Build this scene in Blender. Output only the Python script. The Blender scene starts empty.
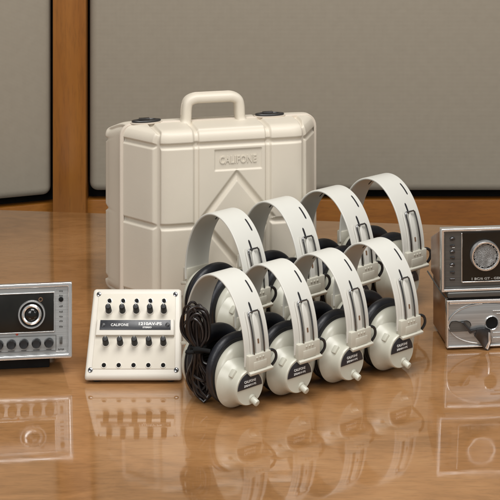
import bpy, bmesh, math, random
import numpy as np
from mathutils import Vector, Matrix, Euler

random.seed(7)
S = bpy.context.scene
COL = S.collection
R = math.radians

# ------------------------------------------------------------------ materials
def nodes_of(name):
    m = bpy.data.materials.new(name); m.use_nodes = True
    nt = m.node_tree
    return m, nt, nt.nodes, nt.links, nt.nodes['Principled BSDF']

def plastic(name, col, rough=0.45, spec=0.5, bump=0.02, bscale=900, vary=0.05, vscale=14, metal=0.0, coat=0.0):
    m, nt, N, L, p = nodes_of(name)
    tc = N.new('ShaderNodeTexCoord')
    n = N.new('ShaderNodeTexNoise'); n.inputs['Scale'].default_value = vscale; n.inputs['Detail'].default_value = 5
    L.new(tc.outputs['Object'], n.inputs['Vector'])
    r = N.new('ShaderNodeValToRGB')
    lo = [c * (1 - vary) for c in col]; hi = [min(1, c * (1 + vary)) for c in col]
    r.color_ramp.elements[0].color = (*lo, 1); r.color_ramp.elements[0].position = .3
    r.color_ramp.elements[1].color = (*hi, 1); r.color_ramp.elements[1].position = .7
    L.new(n.outputs['Fac'], r.inputs['Fac']); L.new(r.outputs['Color'], p.inputs['Base Color'])
    rr = N.new('ShaderNodeMapRange'); rr.inputs['To Min'].default_value = rough * .85; rr.inputs['To Max'].default_value = min(1, rough * 1.15)
    n3 = N.new('ShaderNodeTexNoise'); n3.inputs['Scale'].default_value = vscale * 3
    L.new(tc.outputs['Object'], n3.inputs['Vector']); L.new(n3.outputs['Fac'], rr.inputs['Value']); L.new(rr.outputs['Result'], p.inputs['Roughness'])
    p.inputs['Specular IOR Level'].default_value = spec; p.inputs['Metallic'].default_value = metal
    p.inputs['Coat Weight'].default_value = coat; p.inputs['Coat Roughness'].default_value = .15
    if bump:
        n2 = N.new('ShaderNodeTexNoise'); n2.inputs['Scale'].default_value = bscale; n2.inputs['Detail'].default_value = 3
        b = N.new('ShaderNodeBump'); b.inputs['Strength'].default_value = bump * 5; b.inputs['Distance'].default_value = .0004
        L.new(tc.outputs['Object'], n2.inputs['Vector']); L.new(n2.outputs['Fac'], b.inputs['Height']); L.new(b.outputs['Normal'], p.inputs['Normal'])
    return m

def brushed(name, col, rough=.28, scale=(3, 3, 900), bump=.25):
    m, nt, N, L, p = nodes_of(name)
    tc = N.new('ShaderNodeTexCoord'); mp = N.new('ShaderNodeMapping'); mp.inputs['Scale'].default_value = scale
    n = N.new('ShaderNodeTexNoise'); n.inputs['Scale'].default_value = 1; n.inputs['Detail'].default_value = 4
    L.new(tc.outputs['Object'], mp.inputs['Vector']); L.new(mp.outputs['Vector'], n.inputs['Vector'])
    r = N.new('ShaderNodeValToRGB')
    r.color_ramp.elements[0].color = (*[c * .75 for c in col], 1); r.color_ramp.elements[0].position = .3
    r.color_ramp.elements[1].color = (*[min(1, c * 1.15) for c in col], 1); r.color_ramp.elements[1].position = .7
    L.new(n.outputs['Fac'], r.inputs['Fac']); L.new(r.outputs['Color'], p.inputs['Base Color'])
    p.inputs['Metallic'].default_value = .55; p.inputs['Roughness'].default_value = rough
    b = N.new('ShaderNodeBump'); b.inputs['Strength'].default_value = bump; b.inputs['Distance'].default_value = .0002
    L.new(n.outputs['Fac'], b.inputs['Height']); L.new(b.outputs['Normal'], p.inputs['Normal'])
    return m

def wood(name, dark, mid, light, axis='x', rough=.3, pore=.5, scale=1.0, rot=0.0, spec=.5, streak=(7, 75), swirl=.6):
    """long grain along the given axis, blotches, short pores"""
    m, nt, N, L, p = nodes_of(name)
    tc = N.new('ShaderNodeTexCoord')
    def mapped(sx, sy, sz, rz=0.0):
        mp = N.new('ShaderNodeMapping')
        mp.inputs['Scale'].default_value = (sx * scale, sy * scale, sz * scale); mp.inputs['Rotation'].default_value = (0, 0, rz)
        L.new(tc.outputs['Object'], mp.inputs['Vector']); return mp
    a, c = streak
    if axis == 'x': g, f, bl = (a, c, c), (45, 260, 260), (2.2, 5, 5)
    else:           g, f, bl = (c, c, a * .6), (260, 260, 30), (6, 6, 1.5)
    def noise(sc, detail, dist=0.0, rough_=.6):
        n = N.new('ShaderNodeTexNoise'); n.inputs['Scale'].default_value = 1
        n.inputs['Detail'].default_value = detail; n.inputs['Roughness'].default_value = rough_; n.inputs['Distortion'].default_value = dist
        L.new(mapped(*sc, rot).outputs['Vector'], n.inputs['Vector']); return n
    n1 = noise(g, 8, swirl); n2 = noise(f, 4); n3 = noise(bl, 4, .8)
    def math_(op, x, y):
        q = N.new('ShaderNodeMath'); q.operation = op
        for i, v in enumerate((x, y)):
            if isinstance(v, (int, float)): q.inputs[i].default_value = v
            else: L.new(v, q.inputs[i])
        return q.outputs[0]
    mixv = math_('ADD', math_('MULTIPLY', n1.outputs['Fac'], .40), math_('MULTIPLY', n3.outputs['Fac'], .60))
    r = N.new('ShaderNodeValToRGB'); e = r.color_ramp.elements
    e[0].position = .33; e[0].color = (*dark, 1); e[1].position = .68; e[1].color = (*light, 1)
    k = e.new(.5); k.color = (*mid, 1)
    L.new(mixv, r.inputs['Fac'])
    pr = N.new('ShaderNodeValToRGB'); pe = pr.color_ramp.elements
    pe[0].position = .30; pe[0].color = (1 - pore * .55,) * 3 + (1,); pe[1].position = .52; pe[1].color = (1, 1, 1, 1)
    L.new(n2.outputs['Fac'], pr.inputs['Fac'])
    mx = N.new('ShaderNodeMix'); mx.data_type = 'RGBA'; mx.blend_type = 'MULTIPLY'; mx.inputs[0].default_value = 1
    L.new(r.outputs['Color'], mx.inputs[6]); L.new(pr.outputs['Color'], mx.inputs[7])
    L.new(mx.outputs[2], p.inputs['Base Color'])
    p.inputs['Roughness'].default_value = rough; p.inputs['Specular IOR Level'].default_value = spec
    return m, nt, N, L, p

MAT = {}
MAT['case'] = plastic('case_plastic', (.62, .565, .47), .46, .45, .06, 620, .035, 9)
MAT['case_trim'] = plastic('case_trim_plastic', (.585, .515, .43), .5, .4, .02, 700, .03, 9)
MAT['hp_band'] = plastic('band_plastic', (.60, .592, .54), .36, .5, .01, 800, .025, 20)
MAT['hp_cup'] = plastic('cup_plastic', (.50, .492, .412), .30, .5, .01, 800, .03, 20)
MAT['hp_block'] = plastic('block_plastic', (.52, .50, .42), .38, .5, .01, 800, .03, 20)
MAT['pad'] = plastic('black_vinyl', (.010, .011, .015), .42, .5, .16, 190, .3, 30)
MAT['grille'] = plastic('olive_grille', (.035, .034, .026), .6, .3, .03, 500, .2, 30)
MAT['black'] = plastic('black_plastic', (.012, .012, .013), .35, .5, .01, 700, .2, 30)
MAT['knob_black'] = plastic('knob_black', (.008, .008, .009), .5, .35, .01, 700, .2, 30)
MAT['matte_black'] = plastic('matte_black', (.006, .006, .006), .8, .2, .01, 500, .2, 30)
MAT['plate'] = plastic('label_black', (.020, .021, .026), .3, .5, 0, 700, .15, 60)
MAT['ink'] = plastic('white_ink', (.78, .78, .76), .5, .3, 0, 700, .06, 200)
MAT['grey_ink'] = plastic('grey_ink', (.42, .42, .40), .5, .3, 0, 700, .15, 300)
MAT['dark_ink'] = plastic('dark_ink', (.05, .048, .045), .5, .3, 0, 700, .2, 300)
MAT['steel'] = plastic('bright_steel', (.20, .20, .205), .13, .5, 0, 700, .05, 60, metal=1)
MAT['dark_steel'] = plastic('dark_steel', (.10, .10, .105), .3, .5, .02, 700, .2, 80, metal=1)
MAT['slot'] = plastic('dark_slot', (.012, .012, .014), .6, .3, 0, 700, .2, 60)
MAT['brown'] = plastic('brown_rivet', (.16, .09, .05), .5, .3, 0, 700, .2, 60)
MAT['box'] = plastic('box_plastic', (.64, .60, .525), .42, .5, .02, 900, .03, 14)
MAT['box_panel'] = plastic('box_panel_plastic', (.63, .585, .495), .46, .4, .03, 1200, .03, 14)
MAT['cord'] = plastic('brown_black_cord', (.012, .008, .007), .30, .5, .03, 900, .3, 60)
MAT['silver'] = plastic('silver_trim', (.78, .78, .77), .17, .5, .01, 600, .06, 40, metal=.85)
MAT['alu'] = brushed('brushed_aluminium', (.42, .43, .425), .33, (3, 900, 900))
MAT['alu_dark'] = brushed('dark_brushed_metal', (.12, .12, .114), .38, (3, 900, 900))
MAT['dial_black'] = plastic('glossy_black_panel', (.007, .0065, .005), .22, .5, 0, 600, .2, 40)
MAT['lens'] = plastic('black_lens', (.004, .004, .004), .05, .6, 0, 600, .1, 40)
MAT['red'] = plastic('red_lamp', (.35, .05, .03), .25, .5, 0, 600, .1, 40)
MAT['rubber'] = plastic('black_rubber', (.012, .012, .012), .7, .3, .03, 400, .2, 40)
MAT['reflected_wood'] = wood('brown_reflected_wood', (.17, .075, .032), (.24, .11, .048), (.30, .145, .065), 'x', .28, .35, 1.3)[0]  # wood colour painted in for the wood mirrored by the metal cabinet sides
MAT['wall_wood'] = wood('cherry_wood', (.185, .060, .006), (.245, .086, .010), (.295, .114, .016), 'x', .38, .35, .8)[0]
MAT['pillar_wood'] = wood('cherry_pillar_wood', (.175, .058, .007), (.235, .083, .010), (.29, .112, .016), 'z', .38, .35, .8)[0]

tm, nt, N, L, p = wood('varnished_table_wood', (.215, .102, .036), (.338, .167, .064), (.412, .220, .093), 'x', .05, .34, .85, R(-14), .85, (9, 21), 1.8)
p.inputs['IOR'].default_value = 1.7
# the polished varnish is not perfectly level: faint waviness
tc = N.new('ShaderNodeTexCoord'); mp = N.new('ShaderNodeMapping'); mp.inputs['Scale'].default_value = (9, 22, 1)
nn = N.new('ShaderNodeTexNoise'); nn.inputs['Scale'].default_value = 1.4; nn.inputs['Detail'].default_value = 2
bb = N.new('ShaderNodeBump'); bb.inputs['Strength'].default_value = .10; bb.inputs['Distance'].default_value = .0009
L.new(tc.outputs['Object'], mp.inputs['Vector']); L.new(mp.outputs['Vector'], nn.inputs['Vector'])
# handled varnish: smudges change the gloss a little
sm = N.new('ShaderNodeTexNoise'); sm.inputs['Scale'].default_value = 14; sm.inputs['Detail'].default_value = 8; L.new(tc.outputs['Object'], sm.inputs['Vector'])
sr = N.new('ShaderNodeMapRange'); sr.inputs['From Min'].default_value = .35; sr.inputs['From Max'].default_value = .7
sr.inputs['To Min'].default_value = .03; sr.inputs['To Max'].default_value = .085; L.new(sm.outputs['Fac'], sr.inputs['Value']); L.new(sr.outputs['Result'], p.inputs['Roughness'])
L.new(nn.outputs['Fac'], bb.inputs['Height']); L.new(bb.outputs['Normal'], p.inputs['Normal'])
MAT['table'] = tm

# woven fabric for the wall panels
fm, nt, N, L, p = nodes_of('taupe_fabric')
tc = N.new('ShaderNodeTexCoord')
w1 = N.new('ShaderNodeTexWave'); w1.bands_direction = 'X'; w1.inputs['Scale'].default_value = 260; w1.inputs['Distortion'].default_value = 1.2
w2 = N.new('ShaderNodeTexWave'); w2.bands_direction = 'Z'; w2.inputs['Scale'].default_value = 260; w2.inputs['Distortion'].default_value = 1.2
for w in (w1, w2): L.new(tc.outputs['Object'], w.inputs['Vector'])
ad = N.new('ShaderNodeMath'); ad.operation = 'ADD'; L.new(w1.outputs['Fac'], ad.inputs[0]); L.new(w2.outputs['Fac'], ad.inputs[1])
fr = N.new('ShaderNodeValToRGB'); fr.color_ramp.elements[0].color = (.262, .230, .180, 1); fr.color_ramp.elements[1].color = (.335, .298, .236, 1)
hf = N.new('ShaderNodeMath'); hf.operation = 'MULTIPLY'; hf.inputs[1].default_value = .5; L.new(ad.outputs[0], hf.inputs[0])
nz = N.new('ShaderNodeTexNoise'); nz.inputs['Scale'].default_value = 60; nz.inputs['Detail'].default_value = 6; L.new(tc.outputs['Object'], nz.inputs['Vector'])
mm = N.new('ShaderNodeMix'); mm.data_type = 'FLOAT'; mm.inputs[0].default_value = .5; L.new(hf.outputs[0], mm.inputs[2]); L.new(nz.outputs['Fac'], mm.inputs[3])
L.new(mm.outputs[0], fr.inputs['Fac']); L.new(fr.outputs['Color'], p.inputs['Base Color'])
p.inputs['Roughness'].default_value = .9; p.inputs['Specular IOR Level'].default_value = .15
b = N.new('ShaderNodeBump'); b.inputs['Strength'].default_value = .25; b.inputs['Distance'].default_value = .001
L.new(ad.outputs[0], b.inputs['Height']); L.new(b.outputs['Normal'], p.inputs['Normal'])
MAT['fabric'] = fm

# ------------------------------------------------------------------ helpers
def link(name, bm, mat, parent=None, smooth=35, recalc=True):
    if recalc: bmesh.ops.recalc_face_normals(bm, faces=bm.faces)
    me = bpy.data.meshes.new(name); bm.to_mesh(me); bm.free()
    for q in me.polygons: q.use_smooth = True
    me.set_sharp_from_angle(angle=R(smooth))
    me.materials.append(MAT[mat] if isinstance(mat, str) else mat)
    o = bpy.data.objects.new(name, me); COL.objects.link(o)
    if parent: o.parent = parent
    return o

def thing(name, label, cat, loc=(0, 0, 0), rz=0, group=None):
    o = bpy.data.objects.new(name, None); COL.objects.link(o)
    o.empty_display_size = .05
    o.location = loc; o.rotation_euler = (0, 0, rz); o['label'] = label; o['category'] = cat
    if group: o['group'] = group
    return o

def tag(o, label, cat, group=None):
    o['label'] = label; o['category'] = cat
    if group: o['group'] = group
    return o

def structure(o):
    o['kind'] = 'structure'; return o

def merge(dst, src, M=None):
    if M is not None: bmesh.ops.transform(src, matrix=M, verts=src.verts)
    me = bpy.data.meshes.new('tmp'); src.to_mesh(me); src.free(); dst.from_mesh(me); bpy.data.meshes.remove(me)

def box(bm, c, s, bev=0.0, seg=2, M=None):
    t = bmesh.new()
    bmesh.ops.create_cube(t, size=1)
    bmesh.ops.scale(t, vec=s, verts=t.verts)
    if bev: bmesh.ops.bevel(t, geom=t.edges[:], offset=bev, segments=seg, affect='EDGES', profile=.5)
    bmesh.ops.translate(t, vec=c, verts=t.verts)
    merge(bm, t, M)

def frame_of(axis):
    a = Vector(axis).normalized()
    up = Vector((0, 0, 1)) if abs(a.z) < .9 else Vector((1, 0, 0))
    x = up.cross(a).normalized(); y = a.cross(x)
    return x, y, a

def lathe(bm, origin, axis, prof, n=40, M=None, caps=True):
    """prof: list of (distance along axis, radius)"""
    t = bmesh.new(); x, y, a = frame_of(axis); o = Vector(origin); rings = []
    for d, r in prof:
        rings.append([t.verts.new(o + a * d + (x * math.cos(q) + y * math.sin(q)) * r) for q in [2 * math.pi * i / n for i in range(n)]])
    for A, B in zip(rings, rings[1:]):
        for i in range(n):
            t.faces.new((A[i], A[(i + 1) % n], B[(i + 1) % n], B[i]))
    if caps:
        t.faces.new(rings[0]); t.faces.new(rings[-1])
    merge(bm, t, M)

def ring(bm, origin, axis, r, tube, n=48, k=12, M=None, sx=1.0, sy=1.0, xdir=None):
    t = bmesh.new(); x, y, a = frame_of(axis); o = Vector(origin)
    if xdir is not None:
        x = Vector(xdir); y = a.cross(x)
    rs = []
    for i in range(n):
        q = 2 * math.pi * i / n; d = x * math.cos(q) * sx + y * math.sin(q) * sy
        dn = d.normalized()
        rs.append([t.verts.new(o + d * r + dn * tube * math.cos(w) + a * tube * math.sin(w)) for w in [2 * math.pi * j / k for j in range(k)]])
    for i in range(n):
        A, B = rs[i], rs[(i + 1) % n]
        for j in range(k): t.faces.new((A[j], A[(j + 1) % k], B[(j + 1) % k], B[j]))
    merge(bm, t, M)

def smooth_path(pts, sub=8):
    """Catmull-Rom"""
    P = [Vector(q) for q in pts]; P = [P[0] * 2 - P[1]] + P + [P[-1] * 2 - P[-2]]
    out = []
    for i in range(1, len(P) - 2):
        for k in range(sub):
            s = k / sub
            out.append(.5 * ((2 * P[i]) + (P[i + 1] - P[i - 1]) * s + (2 * P[i - 1] - 5 * P[i] + 4 * P[i + 1] - P[i + 2]) * s * s + (3 * P[i] - P[i - 1] - 3 * P[i + 1] + P[i + 2]) * s ** 3))
    out.append(P[-2]); return out

def tube(bm, pts, r, k=10, M=None, closed=False):
    t = bmesh.new(); P = [Vector(q) for q in pts]; n = len(P); rings = []
    prev = None
    for i in range(n):
        d = (P[(i + 1) % n] - P[i - 1]) if closed else (P[min(i + 1, n - 1)] - P[max(i - 1, 0)])
        d.normalize()
        if prev is None: x, y, _ = frame_of(d)
        else:
            x = prev - d * prev.dot(d)
            x = x.normalized() if x.length > 1e-6 else frame_of(d)[0]
            y = d.cross(x)
        prev = x
        rr = r[i] if isinstance(r, (list, tuple)) else r
        rings.append([t.verts.new(P[i] + (x * math.cos(w) + y * math.sin(w)) * rr) for w in [2 * math.pi * j / k for j in range(k)]])
    m = n if closed else n - 1
    for i in range(m):
        A, B = rings[i], rings[(i + 1) % n]
        for j in range(k): t.faces.new((A[j], A[(j + 1) % k], B[(j + 1) % k], B[j]))
    if not closed:
        t.faces.new(rings[0]); t.faces.new(rings[-1])
    merge(bm, t, M)

def prism(bm, poly, thick, M=None, bev=0.0):
    """poly in local xy, extruded from z=0 to z=thick"""
    t = bmesh.new()
    f = t.faces.new([t.verts.new((x, y, 0)) for x, y in poly])
    ex = bmesh.ops.extrude_face_region(t, geom=[f])
    bmesh.ops.translate(t, vec=(0, 0, thick), verts=[v for v in ex['geom'] if isinstance(v, bmesh.types.BMVert)])
    bmesh.ops.recalc_face_normals(t, faces=t.faces)
    if bev:
        top = [e for e in t.edges if all(abs(v.co.z - thick) < 1e-7 for v in e.verts)]
        bmesh.ops.bevel(t, geom=top, offset=bev, segments=2, affect='EDGES', profile=.5)
    merge(bm, t, M)

def oval_loft(bm, stations, n=64, e=2.25, caps=(True, True), M=None):
    """stations: (u, rv, rw, cw): oval rings in the v-w plane along u"""
    t = bmesh.new(); rings = []
    for u, rv, rw, cw in stations:
        rg = []
        for i in range(n):
            q = 2 * math.pi * i / n; c, s = math.cos(q), math.sin(q)
            rg.append(t.verts.new((u, rv * math.copysign(abs(c) ** (2 / e), c), cw + rw * math.copysign(abs(s) ** (2 / e), s))))
        rings.append(rg)
    for A, B in zip(rings, rings[1:]):
        for i in range(n): t.faces.new((A[i], A[(i + 1) % n], B[(i + 1) % n], B[i]))
    if caps[0]: t.faces.new(rings[0])
    if caps[1]: t.faces.new(rings[-1])
    merge(bm, t, M)

def text_bm(txt, size, depth, width=None, bold=0.0, spacing=1.0):
    """lettering centred on the origin in the xy plane, standing up from z=0"""
    cu = bpy.data.curves.new('lettering', 'FONT'); cu.body = txt; cu.size = size; cu.extrude = depth / 2
    cu.align_x = 'CENTER'; cu.align_y = 'CENTER'; cu.offset = bold; cu.resolution_u = 3; cu.space_character = spacing
    o = bpy.data.objects.new('lettering_tmp', cu); COL.objects.link(o)
    dg = bpy.context.evaluated_depsgraph_get()
    me = bpy.data.meshes.new_from_object(o.evaluated_get(dg))
    bm = bmesh.new(); bm.from_mesh(me)
    bpy.data.objects.remove(o); bpy.data.curves.remove(cu); bpy.data.meshes.remove(me)
    xs = [v.co.x for v in bm.verts]; cx = (max(xs) + min(xs)) / 2; ys = [v.co.y for v in bm.verts]; cy = (max(ys) + min(ys)) / 2
    k = (width / (max(xs) - min(xs))) if width else 1
    for v in bm.verts:
        v.co = Vector(((v.co.x - cx) * k, v.co.y - cy, v.co.z + depth / 2))
    return bm

def basis(o, x, y, z):
    M = Matrix.Identity(4)
    for i, a in enumerate((x, y, z)):
        a = Vector(a)
        for r_ in range(3): M[r_][i] = a[r_]
    for r_ in range(3): M[r_][3] = o[r_]
    return M

def copy_thing(root):
    r = root.copy(); COL.objects.link(r)
    for ch in root.children:
        c = ch.copy(); COL.objects.link(c); c.parent = r
        for g in ch.children:
            d = g.copy(); COL.objects.link(d); d.parent = c
    return r

# ------------------------------------------------------------------ setting
def slab_poly(name, pts, z0, z1, mat, bev=.004):
    bm = bmesh.new()
    f = bm.faces.new([bm.verts.new((x, y, z0)) for x, y in pts])
    ex = bmesh.ops.extrude_face_region(bm, geom=[f])
    bmesh.ops.translate(bm, vec=(0, 0, z1 - z0), verts=[v for v in ex['geom'] if isinstance(v, bmesh.types.BMVert)])
    bmesh.ops.recalc_face_normals(bm, faces=bm.faces)
    if bev:
        bmesh.ops.bevel(bm, geom=[e for e in bm.edges if all(abs(v.co.z - z1) < 1e-6 for v in e.verts)], offset=bev, segments=3, affect='EDGES', profile=.5)
    return link(name, bm, mat)

def edge_y(x): return 3.066 - .118 * x
structure(slab_poly('tabletop', [(-1.5, .9), (1.5, .9), (1.5, edge_y(1.5)), (-1.5, edge_y(-1.5))], -.04, 0, 'table'))

# wall: dark backing board behind the padded panels, wooden dado below them
A20 = R(20)
XC = -.392                       # pillar axis
bm = bmesh.new()
box(bm, (1.0, 3.335, .4), (2.72, .03, 2.3))
Ml = Matrix.Translation((XC - .03, 3.335, .4)) @ Matrix.Rotation(A20, 4, 'Z')
box(bm, (-.75, 0, 0), (1.5, .03, 2.3), M=Ml)
structure(link('wall', bm, 'matte_black'))
bm = bmesh.new()
box(bm, (.985, 3.303, -.389), (2.69, .03, .73), .003)
Md = Matrix.Translation((XC - .034, 3.303, -.395)) @ Matrix.Rotation(A20, 4, 'Z')
box(bm, (-.75, 0, 0), (1.5, .03, .73), .003, M=Md)
structure(link('wall_dado', bm, 'wall_wood'))

bm = bmesh.new(); box(bm, (XC, 3.285, .4), (.072, .064, 2.3), .002)
tag(link('wood_pillar', bm, 'pillar_wood'), 'narrow reddish brown wooden upright between the two padded wall panels', 'pillar')

bm = bmesh.new(); box(bm, (.825, 3.292, .768), (2.352, .045, 1.54), .018, 5)
tag(link('wall_panel', bm, 'fabric'), 'wide taupe fabric wall panel behind the case and all the headphones', 'wall panel', 'padded wall panels')
bm = bmesh.new()
Mp = Matrix.Translation((XC - .046, 3.288, 0)) @ Matrix.Rotation(A20, 4, 'Z')
box(bm, (-.60, 0, .761), (1.2, .045, 1.54), .018, 5, M=Mp)
tag(link('wall_panel', bm, 'fabric'), 'taupe fabric wall panel above the dark dial radio, turned slightly inward', 'wall panel', 'padded wall panels')

# ------------------------------------------------------------------ carrying case
H = .305; WF = .125; WS = .174; DF = .075
case = thing('carrying_case', 'large cream moulded plastic carrying case with top handle, standing behind the headphones', 'carrying case', (-.0290, 2.530, 0), R(13.5))

def rounded_path(pts, rad, step):
    """polyline with filleted corners -> dense list of points"""
    P = [np.array(q, float) for q in pts]; out = [P[0]]
    for i in range(1, len(P) - 1):
        a, b_, c = P[i - 1], P[i], P[i + 1]
        d1 = (a - b_) / np.linalg.norm(a - b_); d2 = (c - b_) / np.linalg.norm(c - b_)
        for k in range(9):
            s = k / 8
            out.append((1 - s) ** 2 * (b_ + d1 * rad) + 2 * s * (1 - s) * b_ + s * s * (b_ + d2 * rad))
    out.append(P[-1]); out = np.array(out)
    seg = np.r_[0, np.cumsum(np.linalg.norm(np.diff(out, axis=0), axis=1))]
    n = int(seg[-1] / step) + 1; q = np.linspace(0, seg[-1], n)
    return np.c_[np.interp(q, seg, out[:, 0]), np.interp(q, seg, out[:, 1])]

def ss(a, b_, x):
    t = np.clip((x - a) / (b_ - a), 0, 1); return t * t * (3 - 2 * t)

def groove(d, half, soft):
    """1 in the groove, 0 outside"""
    return 1 - ss(half - soft * .4, half + soft, np.abs(d))

def n_mid(k): return k // 2

def shell(name, wf, ws, depth, flip, feature, step=.00125):
    """half of the case: plan path runs seam-front-seam, height path runs seam-front-seam"""
    pl = rounded_path([(-ws, depth), (-wf, 0), (wf, 0), (ws, depth)], .019, step)
    vt = rounded_path([(0.0, depth), (0.0, 0), (H, 0), (H, depth)], .016, step)      # (z, y)
    X, Z = np.meshgrid(pl[:, 0], vt[:, 0], indexing='ij')
    YS, YT = np.meshgrid(pl[:, 1], vt[:, 1], indexing='ij')
    Y = np.maximum(YS, YT)
    if wf > ws:      # the half flares away from the join: the top narrows towards the join
        lim = np.clip((wf - np.abs(X)) / (wf - ws), 0, 1)
        Y = np.where(YS > 1e-5, YS, YT * lim)
    # blend softly where both turn back, so that the corners are rounded
    k = .008; dd = np.clip((k - np.abs(YS - YT)) / k, 0, 1); Y = Y + dd * dd * k * .25 * ((YS > .0005) & (YT > .0005)) * (wf < ws)
    tv = np.gradient(vt, axis=0); tv /= np.linalg.norm(tv, axis=1)[:, None]
    wv = np.abs(tv[:, 0])                     # 1 on the front, 0 on top
    X0, Z0 = X.copy(), Z.copy()               # unrounded positions, which lay out the grooves
    D = np.zeros_like(X)
    if feature:
        front_s = YS < .004
        gv = np.zeros_like(X)
        for xc in (-wf - .003, -.0625, .0625, wf + .003):
            gv = np.maximum(gv, groove(X - xc, .0030, .0035))
        edge_fade = 1
        gh = np.zeros_like(X)
        onfront = (YT < .012)
        for zc, hw in ((.2795, .0026), (.1450, .0028), (.0240, .0026)):
            g = groove(Z - zc, hw, .0034) * onfront
            if zc == .1450: g = g * (1 - (np.abs(X) < .0600))
            gh = np.maximum(gh, g)
        dia = np.abs(X - .0075) / .060 + np.abs(Z - .1520) / .0745
        gd = groove((dia - 1) * .0465, .0030, .0036) * front_s * onfront
        D = -.0048 * np.maximum(np.maximum(gv, gh), gd * .95)
        # central panel sits a little back; name recess; slightly pillowed panels
        D -= .0016 * (np.abs(X) < .0595) * front_s * onfront
        rec = ss(.041, .0398, np.abs(X - .010)) * ss(.0178, .0166, np.abs(Z - .2520)) * front_s
        D -= .0022 * rec
        inside = ss(1.0, .85, dia) * front_s * onfront
        D += .0016 * inside
        # deep pockets where the cap meets the vertical grooves
        for xc in (-.0625, .0625):
            D -= .003 * groove(X - xc, .0042, .003) * groove(Z - .2795, .004, .003) * onfront
        fade = ss(depth, depth - .006, np.maximum(YS, YT))
        D *= fade
    # rounded shoulders where the ends meet the top and the bottom
    r = .020
    XL = wf + (ws - wf) * np.clip(Y / depth, 0, 1); AX = np.abs(X); SX = np.sign(X)
    up = np.where(Z > H / 2, 1.0, -1.0); ZE = np.where(up > 0, H - Z, Z)           # distance from the top / bottom
    WV = np.repeat(wv[None, :], len(pl), 0)
    side = (YS > .004) & (Y <= YS + 1e-9)
    top = (~side) & (WV < .5)
    h = np.clip(r - ZE, 0, r); th1 = h / r * (math.pi / 4)
    e = np.clip(AX - (XL - r), 0, r); th2 = math.pi / 2 - e / r * (math.pi / 4)
    k1 = side & (h > 0); k2 = top & (e > 0)
    nzz = np.where(k1, np.sin(th1), np.where(k2, np.sin(th2), np.nan))
    th = np.where(k1, th1, np.where(k2, th2, 0)); kk = k1 | k2
    X = np.where(kk, SX * (XL - r + r * np.cos(th)), X); ZE = np.where(kk, r - r * np.sin(th), ZE)
    Z = np.where(kk, np.where(up > 0, H - ZE, ZE), Z)
    P3 = np.stack([X, Y, Z], axis=2)
    for _ in range(int(70 * (.00125 / step) ** 2)):        # let the sheet relax into soft blow-moulded corners
        Q = P3.copy()
        Q[1:-1, 1:-1] = .25 * (P3[2:, 1:-1] + P3[:-2, 1:-1] + P3[1:-1, 2:] + P3[1:-1, :-2])
        P3 = .35 * P3 + .65 * Q
    du = np.gradient(P3, axis=0); dv = np.gradient(P3, axis=1)
    NN = np.cross(du, dv); ln = np.linalg.norm(NN, axis=2, keepdims=True); NN = NN / np.maximum(ln, 1e-12)
    NN *= np.where(ln > 1e-10, 1, 0)
    if NN[n_mid(P3.shape[0]), n_mid(P3.shape[1]), 1] > 0: NN = -NN
    X2 = P3[..., 0] + NN[..., 0] * D; Y2 = P3[..., 1] + NN[..., 1] * D; Z2 = P3[..., 2] + NN[..., 2] * D
    if flip:         # the back half swells outwards and its top falls away to the rear
        f = ss(depth, 0, Y2); X2 = X2 * (1 + .115 * f)
        Z2 = Z2 - (.012 + .006 * ss(.13, .19, np.abs(X2))) * f ** 1.5 * ss(H * .6, H, Z2)
    Y2 = np.where(flip, 2 * DF + .0065 - Y2, Y2)
    n, m = X.shape
    verts = np.c_[X2.ravel(), Y2.ravel(), Z2.ravel() + .001]
    i, j = np.meshgrid(np.arange(n - 1), np.arange(m - 1), indexing='ij')
    a = (i * m + j).ravel(); faces = np.c_[a, a + 1, a + m + 1, a + m]
    if not flip: faces = faces[:, ::-1]
    me = bpy.data.meshes.new(name); me.from_pydata(verts.tolist(), [], faces.tolist()); me.update()
    bm = bmesh.new(); bm.from_mesh(me); bpy.data.meshes.remove(me)
    bmesh.ops.dissolve_degenerate(bm, dist=1e-6, edges=bm.edges)
    return link(name, bm, 'case', case, 60)

shell('front_half', WF, WS, DF, False, True)
shell('rear_half', WS - .001, WS + .001, DF + .006, True, True, .0024)

# raised lip round the join of the two halves
def loop_lip(y0, y1, out, r=.020):
    bm = bmesh.new(); rings = []
    pts = []
    for cx, cz, a0 in ((WS - r, H - r, 0), (-WS + r, H - r, 90), (-WS + r, r, 180), (WS - r, r, 270)):
        for k in range(7):
            q = R(a0 + 90 * k / 6); pts.append((cx + r * math.cos(q), cz + r * math.sin(q), math.cos(q), math.sin(q)))
    prof = [(y0, -.004), (y0, out * .6), (y0 + .001, out), (y1 - .001, out), (y1, out * .6), (y1, -.004)]
    for x, z, nx, nz in pts:
        rings.append([bm.verts.new((x + nx * o_, y, max(.0012, z + nz * o_))) for y, o_ in prof])
    for A, B in zip(rings, rings[1:] + rings[:1]):
        for q in range(len(prof) - 1): bm.faces.new((A[q], A[q + 1], B[q + 1], B[q]))
    return bm
bm = loop_lip(DF - .0045, DF - .0004, .0022)
t = loop_lip(DF + .0009, DF + .0048, .0022); merge(bm, t)
link('seam_band', bm, 'case_trim', case)

# the two ends of the case are not alike: one tapers less than the other
for o_ in case.children:
    for v in o_.data.vertices:
        if v.co.x > WF: v.co.x = WF + (v.co.x - WF) * .82
        elif v.co.x < -WF: v.co.x = -WF + (v.co.x + WF) * 1.10

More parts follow.
